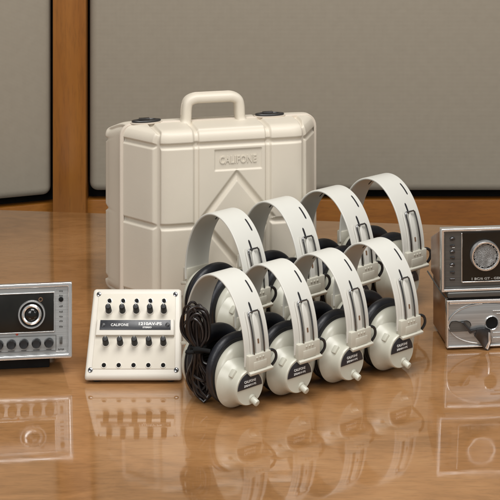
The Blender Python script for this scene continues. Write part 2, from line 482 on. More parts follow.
# carrying handle: a fat rounded bar bent into a frame
bm = bmesh.new()
HX = -.0185; hx, hz0, hz1 = .0475, H - .006, H + .040
path = [(-hx - .002, 0, hz0), (-hx, 0, hz0 + .012), (-hx + .001, 0, hz1 - .016), (-hx + .0045, 0, hz1 - .0055), (-hx + .015, 0, hz1 - .0005), (-.018, 0, hz1),
        (.018, 0, hz1), (hx - .015, 0, hz1 - .0005), (hx - .0045, 0, hz1 - .0055), (hx - .001, 0, hz1 - .016), (hx, 0, hz0 + .012), (hx + .002, 0, hz0)]
sp = smooth_path(path, 6); n = len(sp); rings = []
for i, q in enumerate(sp):
    d = (sp[min(i + 1, n - 1)] - sp[max(i - 1, 0)]).normalized(); nrm = Vector((d.z, 0, -d.x))
    fl = 1 + .5 * max(0, (hz0 + .012 - q.z) / .012) ** 2
    rg = []
    for k in range(24):
        w = 2 * math.pi * k / 24; c, s = math.cos(w), math.sin(w)
        rg.append(bm.verts.new(q + nrm * (.0088 * fl * math.copysign(abs(c) ** .7, c)) + Vector((0, 1, 0)) * (.0150 * fl * math.copysign(abs(s) ** .7, s))))
    rings.append(rg)
for A, B in zip(rings, rings[1:]):
    for k in range(24): bm.faces.new((A[k], A[(k + 1) % 24], B[(k + 1) % 24], B[k]))
bmesh.ops.translate(bm, vec=(HX, DF, 0), verts=bm.verts)
hd = link('handle', bm, 'case', case)
bm = bmesh.new()   # join line of the handle halves
tube(bm, [Vector((q.x * 1.0 + (-.0091 if q.x < 0 else .0091) * (1 if abs(q.x) > hx - .006 else 0) + HX, DF, q.z + (.0089 if abs(q.x) <= hx - .006 else 0))) for q in sp[8:-8]], .0006, 6)
link('join_line', bm, 'case_trim', hd)

for lx, rot in ((-.135, 4), (.083, -4)):
    bm = bmesh.new()
    Mt = Matrix.Translation((lx, DF, H + .001)) @ Matrix.Rotation(R(rot), 4, 'Z') @ Matrix.Diagonal((1.75, .72, .85, 1))
    lathe(bm, (0, 0, 0), (0, 0, 1), [(0, .0158), (.0022, .0162), (.0026, .0155)], 40, Mt)
    base = link('latch', bm, 'case_trim', case)
    bm = bmesh.new(); Mt2 = Mt @ Matrix.Translation((0, 0, .0026))
    lathe(bm, (0, 0, 0), (0, 0, 1), [(0, .0135), (.0028, .0150), (.0042, .0140), (.0046, .0100), (.0034, .0090)], 40, Mt2)
    link('latch_lever', bm, 'black', base)
    bm = bmesh.new()
    box(bm, (lx - .004, DF - .003, H + .0095), (.018, .008, .0022), .0008)
    link('latch_clip', bm, 'dark_steel', base)

bm = text_bm('CALIFONE', .0175, .0013, .064, .0003, 1.05)
bmesh.ops.transform(bm, matrix=basis((.010, .0037, .2530), (1, 0, 0), (0, 0, 1), (0, -1, 0)), verts=bm.verts)
link('lettering', bm, 'case', case, 30)

# ------------------------------------------------------------------ headphones
U0 = .069; WC = .078; WR = .102; WLEG = .068
def _arch_table():
    pts = [(math.copysign(U0 - .0008 * k, -1), WLEG + (WC - WLEG) * (1 - k)) for k in (1, .5)]
    pts += [(U0 * math.cos(q), WC + WR * math.sin(q)) for q in [math.pi * (1 - i / 240) for i in range(241)]]
    pts += [(U0 - .0008 * k, WLEG + (WC - WLEG) * (1 - k)) for k in (.5, 1)]
    d = [0]
    for a, b in zip(pts, pts[1:]): d.append(d[-1] + math.hypot(b[0] - a[0], b[1] - a[1]))
    return [2 * q / d[-1] - 1 for q in d], [q[0] for q in pts], [q[1] for q in pts]
AT = _arch_table()
def arch_point(s):
    """s in [-1,1] along the headband from far leg to near leg -> (u, w)"""
    return float(np.interp(s, AT[0], AT[1])), float(np.interp(s, AT[0], AT[2]))
def arch_s(w):
    """position on the near leg at height w"""
    lo, hi = 0.0, 1.0
    for _ in range(40):
        m = (lo + hi) / 2
        if arch_point(m)[1] > w: lo = m
        else: hi = m
    return lo

def arch_frame(s):
    u, w = arch_point(s); u1, w1 = arch_point(min(1, s + .012)); u0, w0 = arch_point(max(-1, s - .012))
    t = Vector((u1 - u0, 0, w1 - w0)).normalized(); nrm = Vector((-t.z, 0, t.x))      # points outward
    if nrm.dot(Vector((u, 0, w - .08))) < 0: nrm = -nrm
    return Vector((u, 0, w)), t, nrm

BW = .0225
def band_strip(bm, s0, s1, v0, v1, h0, h1, n=80, taper=0.0, lip=0.0009):
    """ribbon following the arch between offsets h0..h1 from its surface"""
    t = bmesh.new(); rings = []
    for i in range(n + 1):
        s = s0 + (s1 - s0) * i / n; o, tg, nr = arch_frame(s)
        va, vb = v0, v1
        if taper:
            f = min(1, (i / n) / taper, (1 - i / n) / taper); f = math.sqrt(max(.02, 1 - (1 - f) ** 2)); m_ = (v0 + v1) / 2
            va, vb = m_ + (v0 - m_) * f, m_ + (v1 - m_) * f
        l_ = min(lip, abs(vb - va) * .3, abs(h1 - h0) * .45)
        prof = [(va + l_, h0), (vb - l_, h0), (vb, h0 + l_), (vb, h1 - l_), (vb - l_, h1), (va + l_, h1), (va, h1 - l_), (va, h0 + l_)]
        rings.append([t.verts.new(o + Vector((0, 1, 0)) * v + nr * h) for v, h in prof])
    for A, B in zip(rings, rings[1:]):
        for j in range(8): t.faces.new((A[j], A[(j + 1) % 8], B[(j + 1) % 8], B[j]))
    t.faces.new(rings[0]); t.faces.new(rings[-1]); merge(bm, t)

def make_headphones():
    root = thing('headphones', 'x', 'headphones', group='eight matching headphones in two rows')
    bm = bmesh.new(); band_strip(bm, -.99, .99, -BW, BW, -.0016, .0014, 110)
    band = link('headband', bm, 'hp_band', root)
    for sg in (-1, 1):
        bm = bmesh.new(); a, b_ = sorted((sg * .19, sg * .335))
        band_strip(bm, a, b_, .0120, .0147, -.0019, .0017, 20, .12, .0002); link('band_slot', bm, 'slot', band)
        bm = bmesh.new(); a, b_ = sorted((sg * arch_s(.150), sg * arch_s(.134)))
        band_strip(bm, a, b_, -.0012, .0018, -.0010, .0020, 12, .2, .0002); link('slider_slit', bm, 'slot', band)
    cw = .0455
    for sg in (1, -1):
        F = Matrix.Identity(4) if sg == 1 else Matrix.Rotation(math.pi, 4, 'Z')
        FB = F
        # slider channel moulded on the band end
        bm = bmesh.new()
        a, b_ = arch_s(.140), .985
        band_strip(bm, a, b_, -.0135, -.0105, .0012, .0042, 24, .18)
        band_strip(bm, a, b_, .0105, .0135, .0012, .0042, 24, .18)
        band_strip(bm, arch_s(.136), b_, -.0045, .0045, .0012, .0052, 24, .3)
        bmesh.ops.transform(bm, matrix=F, verts=bm.verts); ch = link('slider_channel', bm, 'hp_band', root)
        bm = bmesh.new(); band_strip(bm, arch_s(.104), arch_s(.098), -.0016, .0012, .0050, .0056, 4, 0, .0002)
        bmesh.ops.transform(bm, matrix=F, verts=bm.verts); link('rivet', bm, 'brown', ch)
        # bent steel wire
        bm = bmesh.new(); wp = []
        sT = arch_s(.136); sU = arch_s(.138)
        for k in range(14):
            s = .985 - (.985 - sT) * k / 13; o, tg, nr = arch_frame(s); wp.append(o + Vector((0, -.0095, 0)) + nr * .0056)
        o, tg, nr = arch_frame(sU); wp += [o + Vector((0, -.0078, 0)) + nr * .0057, o + nr * .0058, o + Vector((0, .0078, 0)) + nr * .0057]
        for k in range(14):
            s = sT + (.985 - sT) * k / 13; o, tg, nr = arch_frame(s); wp.append(o + Vector((0, .0095, 0)) + nr * .0056)
        tube(bm, wp, .00125, 10, F); link('slider_wire', bm, 'steel', root)
        # block at the foot of the slider
        bm = bmesh.new()
        box(bm, (.0705, 0, .0730), (.0120, .0410, .0250), .0015, 2, F)
        box(bm, (.0735, .0010, .0620), (.0130, .0430, .0045), .0012, 2, F @ Matrix.Translation((.0735, 0, .062)) @ Matrix.Rotation(R(18), 4, 'Y') @ Matrix.Translation((-.0735, 0, -.062)))
        box(bm, (.0762, 0, .0695), (.0022, .0240, .0115), .0008, 2, F)
        blk = link('slider_block', bm, 'hp_block', root)
        bm = bmesh.new()
        for k in (-1, 0, 1): lathe(bm, (.0762, k * .0058, .0805), (1, 0, 0), [(0, .0015), (.0011, .0015), (.0015, .0009)], 14, F)
        link('rivet', bm, 'hp_block', blk)
        if sg == 1:
            bm = bmesh.new()   # short lead curving from the block down to the cup
            tube(bm, smooth_path([(.0690, .0180, .0810), (.070, .0260, .0825), (.0705, .0330, .0780), (.0700, .0350, .0690), (.0670, .0310, .0600), (.060, .0250, .0520), (.050, .022, .047)], 8), .0021, 10, F)
            link('connecting_lead', bm, 'black', root)
        # ear cup (the far one hangs a little farther out)
        F = FB if sg == 1 else FB @ Matrix.Translation((.008, 0, 0))
        bm = bmesh.new()
        oval_loft(bm, [(.0290, .0400, .0410, cw), (.0295, .0446, .0440, cw), (.0315, .0460, .0448, cw), (.0360, .0458, .0446, cw - .0002), (.0400, .0440, .0428, cw - .0006),
                       (.0435, .0400, .0390, cw - .001), (.0460, .0340, .0330, cw - .0015), (.0470, .0280, .0270, cw - .002)], 72, 2.15, M=F)
        cup = link('ear_cup', bm, 'hp_cup', root, 50)
        bm = bmesh.new()   # round end cap carrying the name plate, with two clasp ears
        cv, cz = -.0155, .0400
        capz = [(0, .0365), (.0035, .0345), (.0075, .0315), (.0115, .0288), (.0155, .0270), (.0200, .0260), (.0262, .0254), (.0290, .0248), (.0302, .0238), (.0300, .0226)]
        if sg == -1: capz = [(0, .0365), (.0040, .0330), (.0080, .0280), (.0090, .0240)]
        lathe(bm, (.0420, cv, cz), (1, 0, 0), capz, 64, F)
        if sg == 1:
            box(bm, (.0570, cv - .0170, cz + .0180), (.009, .010, .012), .002, 2, F @ Matrix.Translation((0, cv - .017, cz + .018)) @ Matrix.Rotation(R(-42), 4, 'X') @ Matrix.Translation((0, -cv + .017, -cz - .018)))
            box(bm, (.0600, 0, .0630), (.012, .024, .014), .002, 2, F)
        link('end_cap', bm, 'hp_cup', cup)
        if sg == 1:
            # half round black plate
            bm = bmesh.new(); poly = []
            rr = .0222
            for k in range(29):
                q = R(2 + 176 * k / 28); poly.append((rr * math.cos(q), rr * math.sin(q)))
            Mp_ = F @ basis((.0718, cv, cz - .0010), (0, 1, 0), (0, 0, 1), (1, 0, 0))
            prism(bm, poly, .0010, Mp_, .0003); link('name_plate', bm, 'plate', cup)
            bm = text_bm('CALIFONE', .0050, .0004, .0210, .00003)
            bmesh.ops.transform(bm, matrix=F @ basis((.0728, cv, cz + .0095), (0, 1, 0), (0, 0, 1), (1, 0, 0)), verts=bm.verts)
            t = text_bm('2924AV-PS', .0040, .0004, .0215, .00002)
            merge(bm, t, F @ basis((.0728, cv, cz + .0040), (0, 1, 0), (0, 0, 1), (1, 0, 0)))
            link('lettering', bm, 'ink', cup, 30)
            # volume knob
            bm = bmesh.new()
            lathe(bm, (.0690, cv + .004, .0245), (.90, .06, -.34), [(0, .0060), (.0040, .0058), (.0046, .0046), (.0130, .0047), (.0146, .0041), (.0150, .0028)], 28, F)
            link('volume_knob', bm, 'hp_cup', cup)
        # cushion ring
        bm = bmesh.new(); st = []
        for k in range(25):
            q = R(-90 + 180 * 0 + 360 * k / 24); c, s = math.cos(q), math.sin(q)
            mid, hw = .0375, .0122
            st.append((.0185 + .0090 * math.copysign(abs(s) ** .8, s), mid + hw * c, mid + .0008 + hw * c, .0485))
        oval_loft(bm, st, 72, 2.1, (False, False), F)
        bmesh.ops.remove_doubles(bm, verts=bm.verts, dist=1e-6)
        cu_ = link('ear_cushion', bm, 'pad', cup, 60)
        bm = bmesh.new()   # back flange between cushion and shell
        oval_loft(bm, [(.0255, .0450, .0462, cw + .001), (.0262, .0482, .0475, cw + .001), (.0288, .0482, .0475, cw + .001), (.0296, .0452, .0455, cw + .001)], 72, 2.1, M=F)
        link('rim', bm, 'black', cup)
        bm = bmesh.new()
        oval_loft(bm, [(.0225, .0285, .0295, .0485), (.0245, .0285, .0295, .0485)], 48, 2.1, M=F)
        for k in range(-5, 6):
            hw = .0245 * math.sqrt(max(.05, 1 - (k / 6.2) ** 2))
            box(bm, (.0219, 0, .0485 + k * .0042), (.0022, hw * 2, .0016), .0004, 1, F)
        link('speaker_grille', bm, 'grille', cup)
    return root

def at(px, py):
    """point of the table seen at a position of the 500 px photograph"""
    Y = 1500 * .887 / (py + 216); return ((px - 250) * Y / 1500, Y)

hp = make_headphones()
spots = [
    (226, 397, 1.00, -50, 'cream headphones with the bundled dark cord leaning on them, in the front row'),
    (275.5, 385, 1.00, -51.2, 'cream headphones in the front row, next after the pair touching the dark cord'),
    (325, 373, 1.01, -49, 'cream headphones in the front row, next to last before the stacked radio units'),
    (375, 361, 1.02, -50.6, 'cream headphones at the front row end nearest the stacked radio units'),
    (226, 335, 1.10, -49.4, 'cream headphones in the rear row, in front of the diamond on the case'),
    (280, 322.5, 1.12, -51, 'cream headphones in the rear row, second from the diamond on the case'),
    (332, 309.5, 1.13, -49.2, 'cream headphones in the rear row, partly over the edge of the case'),
    (381, 295, 1.14, -50.4, 'cream headphones at the rear row end, standing clear of the case'),
]
for i, (px, py, sc, az, lab) in enumerate(spots):
    o = hp if i == 0 else copy_thing(hp)
    x, y = at(px, py); o.location = (x, y, 0); o.rotation_euler = (0, 0, R(az)); o.scale = (sc,) * 3; o['label'] = lab

# ------------------------------------------------------------------ coiled cord bundle
cb = thing('cord_bundle', 'dark brown headphone cord folded into a tied upright bundle beside the jack box', 'cord', (-.0745, 2.150, 0), R(-8))
bm = bmesh.new(); rnd = random.Random(11)
for k in range(15):
    ox = (k - 7) * .00115 + rnd.uniform(-.001, .001); oy = rnd.uniform(-.007, .007)
    wt = .0085 + rnd.uniform(-.003, .005); wb = .010 + rnd.uniform(-.003, .004)
    zt = .141 - rnd.uniform(0, .022); zb = .0026 + rnd.uniform(0, .022); lean = .012
    if k == 3: zt = .144
    if k == 5: zb = .0024
    z_m = .074
    pts = []
    for (fx, fz) in ((-.35, 0), (-1, .25), (-.9, .45), (-.32, 1), (0, 1.1)): pass
    loop = [(ox + lean * .9 + 0, zb), (ox + lean * .6 - wb * .8, zb + .010), (ox + lean * .35 - wb, zb + .028), (ox * .55 - .0030, z_m - .012), (ox * .5 - .0030, z_m + .006),
            (ox - wt - .003, z_m + .026), (ox - wt * .9 - .004, zt - .008), (ox - .004, zt), (ox + wt * .9 - .004, zt - .009), (ox + wt - .003, z_m + .024),
            (ox * .5 + .0030, z_m + .006), (ox * .55 + .0036, z_m - .014), (ox + lean * .5 + wb, zb + .030), (ox + lean * .9 + wb * .8, zb + .010)]
    P = [Vector((x, oy + .003 * math.sin(i * 1.3 + k), z)) for i, (x, z) in enumerate(loop)]
    P3 = smooth_path(P + [P[0]], 6)[:-1]
    tube(bm, P3, .0019, 8, closed=True)
# one longer lead wrapped loosely round the lower half
sp = [Vector((.004 + .0115 * math.cos(a * 1.0) * (1 - .0 * a), .010 * math.sin(a) - .001, .058 - .0042 * a)) for a in [i * .45 for i in range(18)]]
tube(bm, smooth_path(sp, 4), .0019, 8)
link('cord', bm, 'cord', cb)
bm = bmesh.new()
ring(bm, (0, 0, .0765), (0, 0, 1), .0095, .0030, 36, 10, sx=1.05, sy=.95, xdir=(1, 0, 0))
ring(bm, (0, 0, .0815), (0, 0, 1), .0095, .0026, 36, 10, sx=1.05, sy=.95, xdir=(1, 0, 0))
tube(bm, smooth_path([(-.004, -.0105, .079), (.004, -.0125, .081), (.013, -.0115, .080), (.019, -.010, .0785)], 6), .0030, 10)
tube(bm, smooth_path([(-.004, -.0105, .077), (-.011, -.0115, .076), (-.0155, -.010, .0765)], 6), .0028, 10)
link('cable_tie', bm, 'matte_black', cb)

# ------------------------------------------------------------------ jack box
jx, jy = at(133, 384.5)
jb = thing('jack_box', 'cream sloping jack box with ten black knobs and a black name strip', 'jack box', (jx, jy, 0), 0)
BH = .110
def hw_at(z): return .0722 - .0050 * (z / BH)
prof = [(.002, .004), (0, .0120), (.0885, BH), (.0960, BH - .001), (.1060, .004)]
bm = bmesh.new(); Lv = [bm.verts.new((-hw_at(z), y, z)) for y, z in prof]; Rv = [bm.verts.new((hw_at(z), y, z)) for y, z in prof]
bm.faces.new(Lv); bm.faces.new(Rv[::-1])
for i in range(5): bm.faces.new((Lv[i], Lv[(i + 1) % 5], Rv[(i + 1) % 5], Rv[i]))
bmesh.ops.recalc_face_normals(bm, faces=bm.faces)
bmesh.ops.bevel(bm, geom=bm.edges[:], offset=.0042, segments=4, affect='EDGES', profile=.5)
link('housing', bm, 'box', jb)
sl = Vector((0, .0885, BH - .012)); SL = sl.length; es = sl.normalized(); en = Vector((1, 0, 0)).cross(es)
MF = basis((0, 0, .012), (1, 0, 0), es, en)          # slope frame: x, along slope, normal
def fx(c, t): return c * (1 - .075 * t)               # columns draw together towards the top
bm = bmesh.new()
pl_ = [(-.0618, .0105), (.0618, .0105), (.0588, SL - .0065), (-.0588, SL - .0065)]
prism(bm, pl_, .0012, MF @ Matrix.Translation((0, 0, -.0002)), .0006); link('face_panel', bm, 'box_panel', jb)
FP = .0010
cols = [-2, -1, 0, 1, 2]; row_t = {'jack_top': .862, 'knob_top': .745, 'knob_bot': .370, 'jack_bot': .120}
for nm in ('jack_top', 'jack_bot'):
    t_ = row_t[nm]
    for c in cols:
        x, yv = fx(c * .0222, t_), t_ * SL
        M0 = MF @ Matrix.Translation((x, yv, FP))
        bm = bmesh.new()
        lathe(bm, (0, 0, 0), (0, 0, 1), [(0, .0046 if nm == 'jack_bot' else .0040), (.0010, .0044 if nm == 'jack_bot' else .0038), (.0011, .0034), (.0002, .0032)], 28, M0)
        jk = link('jack', bm, 'box' if nm == 'jack_bot' else 'silver', jb)
        bm = bmesh.new(); lathe(bm, (0, 0, .0001), (0, 0, 1), [(0, .0031), (.0004, .0031)], 24, M0); link('socket', bm, 'matte_black', jk)
for nm in ('knob_top', 'knob_bot'):
    t_ = row_t[nm]
    for c in cols:
        x, yv = fx(c * .0222, t_), t_ * SL
        M0 = MF @ Matrix.Translation((x, yv, FP))
        bm = bmesh.new(); lathe(bm, (0, 0, 0), (0, 0, 1), [(0, .0049), (.0022, .0047), (.0170, .0042), (.0182, .0035), (.0184, .0015)], 28, M0)
        kb = link('knob', bm, 'knob_black', jb)
        bm = bmesh.new(); lathe(bm, (0, 0, 0), (0, 0, 1), [(0, .0063), (.0008, .0062), (.0014, .0052)], 28, M0); link('collar', bm, 'box', kb)
        bm = bmesh.new(); box(bm, (.0, .0030, .0178), (.0007, .0030, .0012), 0, 1, M0); link('pointer', bm, 'grey_ink', kb)
t0, t1 = .455, .632
bm = bmesh.new(); prism(bm, [(-.0590, t0 * SL - .001), (.0590, t0 * SL - .001), (.0580, t1 * SL), (-.0580, t1 * SL)], .0058, MF @ Matrix.Translation((0, 0, FP)), .0016)
link('label_plinth', bm, 'box', jb)
bm = bmesh.new(); a_, b_ = .506 * SL, .620 * SL
prism(bm, [(-.0535, a_), (.0535, a_), (.0530, b_), (-.0530, b_)], .0008, MF @ Matrix.Translation((0, 0, FP + .0056)), .0002)
lab = link('name_strip', bm, 'plate', jb)
bm = text_bm('CALIFONE', .0056, .0003, .0265, .00008, 1.05); tz = FP + .0065; my = (a_ + b_) / 2
bmesh.ops.transform(bm, matrix=MF @ Matrix.Translation((-.0235, my, tz)), verts=bm.verts)
merge(bm, text_bm('1210AV-PS', .0062, .0003, .0345, .0002), MF @ Matrix.Translation((.0225, my + .0016, tz)))
merge(bm, text_bm('STEREO', .0034, .0003, .0135, .0001), MF @ Matrix.Translation((.0180, my - .0039, tz)))
link('lettering', bm, 'ink', lab, 30)
bm = bmesh.new()
for sx in (-1, 1): lathe(bm, (sx * .0485, my, tz - .0004), (0, 0, 1), [(0, .0034), (.0008, .0032), (.0013, .0020)], 24, MF)
link('strip_screw', bm, 'black', lab)
for sx in (-1, 1):
    for t_ in (.070, .945):
        M0 = MF @ Matrix.Translation((sx * fx(.0640, t_) * (1.0 if t_ < .5 else .985), t_ * SL, .0004))
        bm = bmesh.new(); lathe(bm, (0, 0, 0), (0, 0, 1), [(0, .0036), (.0010, .0034), (.0015, .0022)], 24, M0); sc_ = link('screw', bm, 'steel', jb)
        bm = bmesh.new(); box(bm, (0, 0, .0014), (.0044, .0009, .0006), 0, 1, M0 @ Matrix.Rotation(.6, 4, 'Z')); box(bm, (0, 0, .00145), (.0009, .0044, .0006), 0, 1, M0 @ Matrix.Rotation(.6, 4, 'Z'))
        link('screw_slot', bm, 'matte_black', sc_)
for sx in (-1, 1):
    for y in (.016, .092):
        bm = bmesh.new(); lathe(bm, (sx * .055, y, 0), (0, 0, 1), [(0, .0060), (.0045, .0066)], 24); link('foot', bm, 'rubber', jb)

# ------------------------------------------------------------------ radio with the dark dial panel
rx, ry = at(72, 374)
TAU = R(12)
ra = thing('tabletop_radio', 'silver radio with black dial panel, big round tuning dial and a row of dark knobs', 'radio', (rx, ry, 0), R(7))
MT = Matrix.Translation((0, 0, .0255)) @ Matrix.Rotation(-TAU, 4, 'X')
W_, Hh = .300, .108
def front(x, z, d=0.0): return MT @ basis((x, -d, z), (1, 0, 0), (0, 0, 1), (0, -1, 0))      # local xy on the face, z outward
bm = bmesh.new()
# cabinet: tapers towards the back
fr_ = [(-W_ + .002, .002), (-.002, .002), (-.002, Hh - .002), (-W_ + .002, Hh - .002)]; bk = [(-W_ + .012, .010), (-.016, .010), (-.016, Hh - .016), (-W_ + .012, Hh - .016)]
A_ = [bm.verts.new((x, .004, z)) for x, z in fr_]; B_ = [bm.verts.new((x, .100, z)) for x, z in bk]
bm.faces.new(A_); bm.faces.new(B_[::-1])
for i in range(4): bm.faces.new((A_[i], A_[(i + 1) % 4], B_[(i + 1) % 4], B_[i]))
bmesh.ops.recalc_face_normals(bm, faces=bm.faces); bmesh.ops.bevel(bm, geom=bm.edges[:], offset=.003, segments=3, affect='EDGES', profile=.5)
bmesh.ops.transform(bm, matrix=MT, verts=bm.verts); link('cabinet', bm, 'dark_steel', ra)
def frame_bm(x0, x1, z0, z1, wd, y0, y1, bev, M):
    bm = bmesh.new()
    out = [(x0, z0), (x1, z0), (x1, z1), (x0, z1)]; inn = [(x0 + wd, z0 + wd), (x1 - wd, z0 + wd), (x1 - wd, z1 - wd), (x0 + wd, z1 - wd)]
    V = {}
    for key, pts, y in (('of', out, y0), ('if', inn, y0), ('ob', out, y1), ('ib', inn, y1)): V[key] = [bm.verts.new((x, y, z)) for x, z in pts]
    for i in range(4):
        j = (i + 1) % 4
        bm.faces.new((V['of'][i], V['of'][j], V['if'][j], V['if'][i])); bm.faces.new((V['ob'][i], V['ob'][j], V['ib'][j], V['ib'][i]))
        bm.faces.new((V['of'][i], V['of'][j], V['ob'][j], V['ob'][i])); bm.faces.new((V['if'][i], V['if'][j], V['ib'][j], V['ib'][i]))
    bmesh.ops.recalc_face_normals(bm, faces=bm.faces)
    bmesh.ops.bevel(bm, geom=bm.edges[:], offset=bev, segments=3, affect='EDGES', profile=.5)
    bmesh.ops.transform(bm, matrix=M, verts=bm.verts); return bm
link('bezel', frame_bm(-W_, 0, 0, Hh, .0058, -.0045, .012, .0014, MT), 'silver', ra)
bm = bmesh.new(); box(bm, (-W_ / 2, .0010, Hh / 2), (W_ - .010, .003, Hh - .010), .0005, 1, MT); link('face_plate', bm, 'alu', ra)
bm = bmesh.new(); box(bm, (-.027 - .122, -.0004, .0662), (.244, .0030, .0552), .0010, 2, MT); dp = link('dial_panel', bm, 'dial_black', ra)
link('panel_trim', frame_bm(-.2722, -.0258, .0374, .0950, .0014, -.0028, .0002, .0004, MT), 'silver', ra)
for dx in (-.0602, -.205):
    bm = bmesh.new(); M0 = front(dx, .0640, .0018)
    lathe(bm, (0, 0, 0), (0, 0, 1), [(0, .0205), (.0050, .0205), (.0066, .0196), (.0066, .0182), (.0030, .0172)], 56, M0, caps=False); dl = link('tuning_dial', bm, 'silver', ra)
    bm = bmesh.new(); lathe(bm, (0, 0, .0005), (0, 0, 1), [(0, .0175), (.0026, .0170)], 48, M0); link('dial_well', bm, 'matte_black', dl)
    bm = bmesh.new(); lathe(bm, (0, 0, .0026), (0, 0, 1), [(0, .0152), (.0036, .0146), (.0048, .0128), (.0040, .0108), (.0016, .0102)], 48, M0, caps=False); link('inner_ring', bm, 'silver', dl)
    bm = bmesh.new(); lathe(bm, (0, 0, .0026), (0, 0, 1), [(0, .0103), (.0020, .0100), (.0046, .0082), (.0060, .0052), (.0064, .0015)], 48, M0); link('dial_knob', bm, 'lens', dl)
bm = bmesh.new(); ring(bm, (0, 0, .0003), (0, 0, 1), .0026, .0007, 24, 8, front(-.0470, .0845, .0018)); link('lamp_ring', bm, 'brown', dp)
link('knob_surround', frame_bm(-.270, -.0235, .0105, .0330, .0008, -.0012, .0004, .0002, MT), 'alu_dark', ra)
for k in range(12):
    M0 = front(-.0345 - .0186 * k, .0222, .0004)
    bm = bmesh.new(); lathe(bm, (0, 0, 0), (0, 0, 1), [(0, .0072), (.0015, .0070), (.0100, .0064), (.0115, .0054), (.0112, .0020)], 32, M0); kb = link('push_knob', bm, 'black', ra)
    bm = bmesh.new(); box(bm, (0, -.0097, .0), (.0078 + .002 * (k % 2), .0010, .0004), 0, 1, M0); link('knob_legend', bm, 'dark_ink', kb)
bm = bmesh.new(); lathe(bm, (0, 0, 0), (0, 0, 1), [(0, .0021), (.0008, .0019), (.0012, .0010)], 20, front(-.0820, .0362, .0004)); link('indicator_lamp', bm, 'red', ra)
# narrow strip of legends and a little slide switch
link('legend_border', frame_bm(-.0245, -.0078, .0085, .1000, .0008, -.0011, .0004, .0002, MT), 'silver', ra)
rnd = random.Random(4)
for z in (.0955, .0885, .0735, .0655, .0585, .0520, .0440, .0119):
    k = 3 if z != .0119 else 5
    bm = bmesh.new()
    for q in range(k): box(bm, ((q - (k - 1) / 2) * .0019, z + rnd.uniform(-.0004, .0004), 0), (.0012, .0016 + rnd.uniform(0, .0012), .0004), 0, 1, front(-.0165, 0, .0007))
    link('legend', bm, 'dark_ink', ra)
bm = bmesh.new(); lathe(bm, (0, 0, 0), (0, 0, 1), [(0, .0036), (.002, .0034), (.003, .0020)], 24, front(-.0165, .0835, .0004)); link('pin_jack', bm, 'matte_black', ra)
bm = bmesh.new(); box(bm, (0, 0, .0012), (.0040, .0105, .0030), .0006, 2, front(-.0165, .0250, .0004)); link('slide_switch', bm, 'alu_dark', ra)
bm = bmesh.new()
pp = [(.030, 0), (.029, .0245), (.092, .0125), (.092, 0)]
A_ = [bm.verts.new((-W_ + .030, y, z)) for y, z in pp]; B_ = [bm.verts.new((-.034, y, z)) for y, z in pp]
bm.faces.new(A_); bm.faces.new(B_[::-1])
for i in range(4): bm.faces.new((A_[i], A_[(i + 1) % 4], B_[(i + 1) % 4], B_[i]))
bmesh.ops.recalc_face_normals(bm, faces=bm.faces); bmesh.ops.bevel(bm, geom=bm.edges[:], offset=.0015, segments=2, affect='EDGES', profile=.5)
link('base', bm, 'rubber', ra)  # added black block: stands in for the shadow under the radio and props it

# ------------------------------------------------------------------ stacked pair of units on the other side
dx_, dy_ = at(446.5, 350)
DKW, DKH = .250, .0915
dk = thing('tape_unit', 'brushed metal unit with oval key plate and round black hole, under the grille radio', 'audio unit', (dx_, dy_, 0), R(6))
MI = Matrix.Identity(4)
def ffront(x, z, d=0.0): return basis((x, -d, z), (1, 0, 0), (0, 0, 1), (0, -1, 0))
def K(px, py): return ((px - 446.5) * .00157, (350 - py) * .00157)
bm = bmesh.new()
pr = [(0.004, .0), (.004, DKH), (.095, DKH - .002), (.095, .0)]
box(bm, (DKW / 2, .052, .0045 + (DKH - .0095) / 2), (DKW - .003, .097, DKH - .0095), .002, 2); link('cabinet', bm, 'reflected_wood', dk)
bm = bmesh.new(); t = frame_bm(0, DKW, .0035, DKH - .0135, .0026, -.0028, .010, .0008, MI); merge(bm, t); link('bezel', bm, 'silver', dk)
bm = bmesh.new(); box(bm, (DKW / 2, .0020, .0405), (DKW - .004, .0036, .0715), 0, 1); link('face_plate', bm, 'alu', dk)
# overhanging lid with its curved side lip, dark slot under it
bm = bmesh.new()
box(bm, (DKW / 2, .0470, DKH - .0050), (DKW - .002, .102, .0085), .002, 3)
link('lid', bm, 'alu_dark', dk)
bm = bmesh.new(); tube(bm, smooth_path([(.0010, -.002, DKH - .011), (-.0020, .012, DKH - .010), (-.0065, .045, DKH - .003), (-.0110, .085, DKH + .005)], 6), .0012, 8); link('lid_lip', bm, 'alu_dark', dk)
bm = bmesh.new(); box(bm, (DKW / 2, .0030, DKH - .0118), (DKW - .004, .010, .0050), 0, 1); link('slot', bm, 'matte_black', dk)
bm = bmesh.new(); box(bm, (DKW / 2, -.0010, DKH - .0172), (DKW - .008, .0040, .0050), .0015, 3); link('chrome_bar', bm, 'silver', dk)
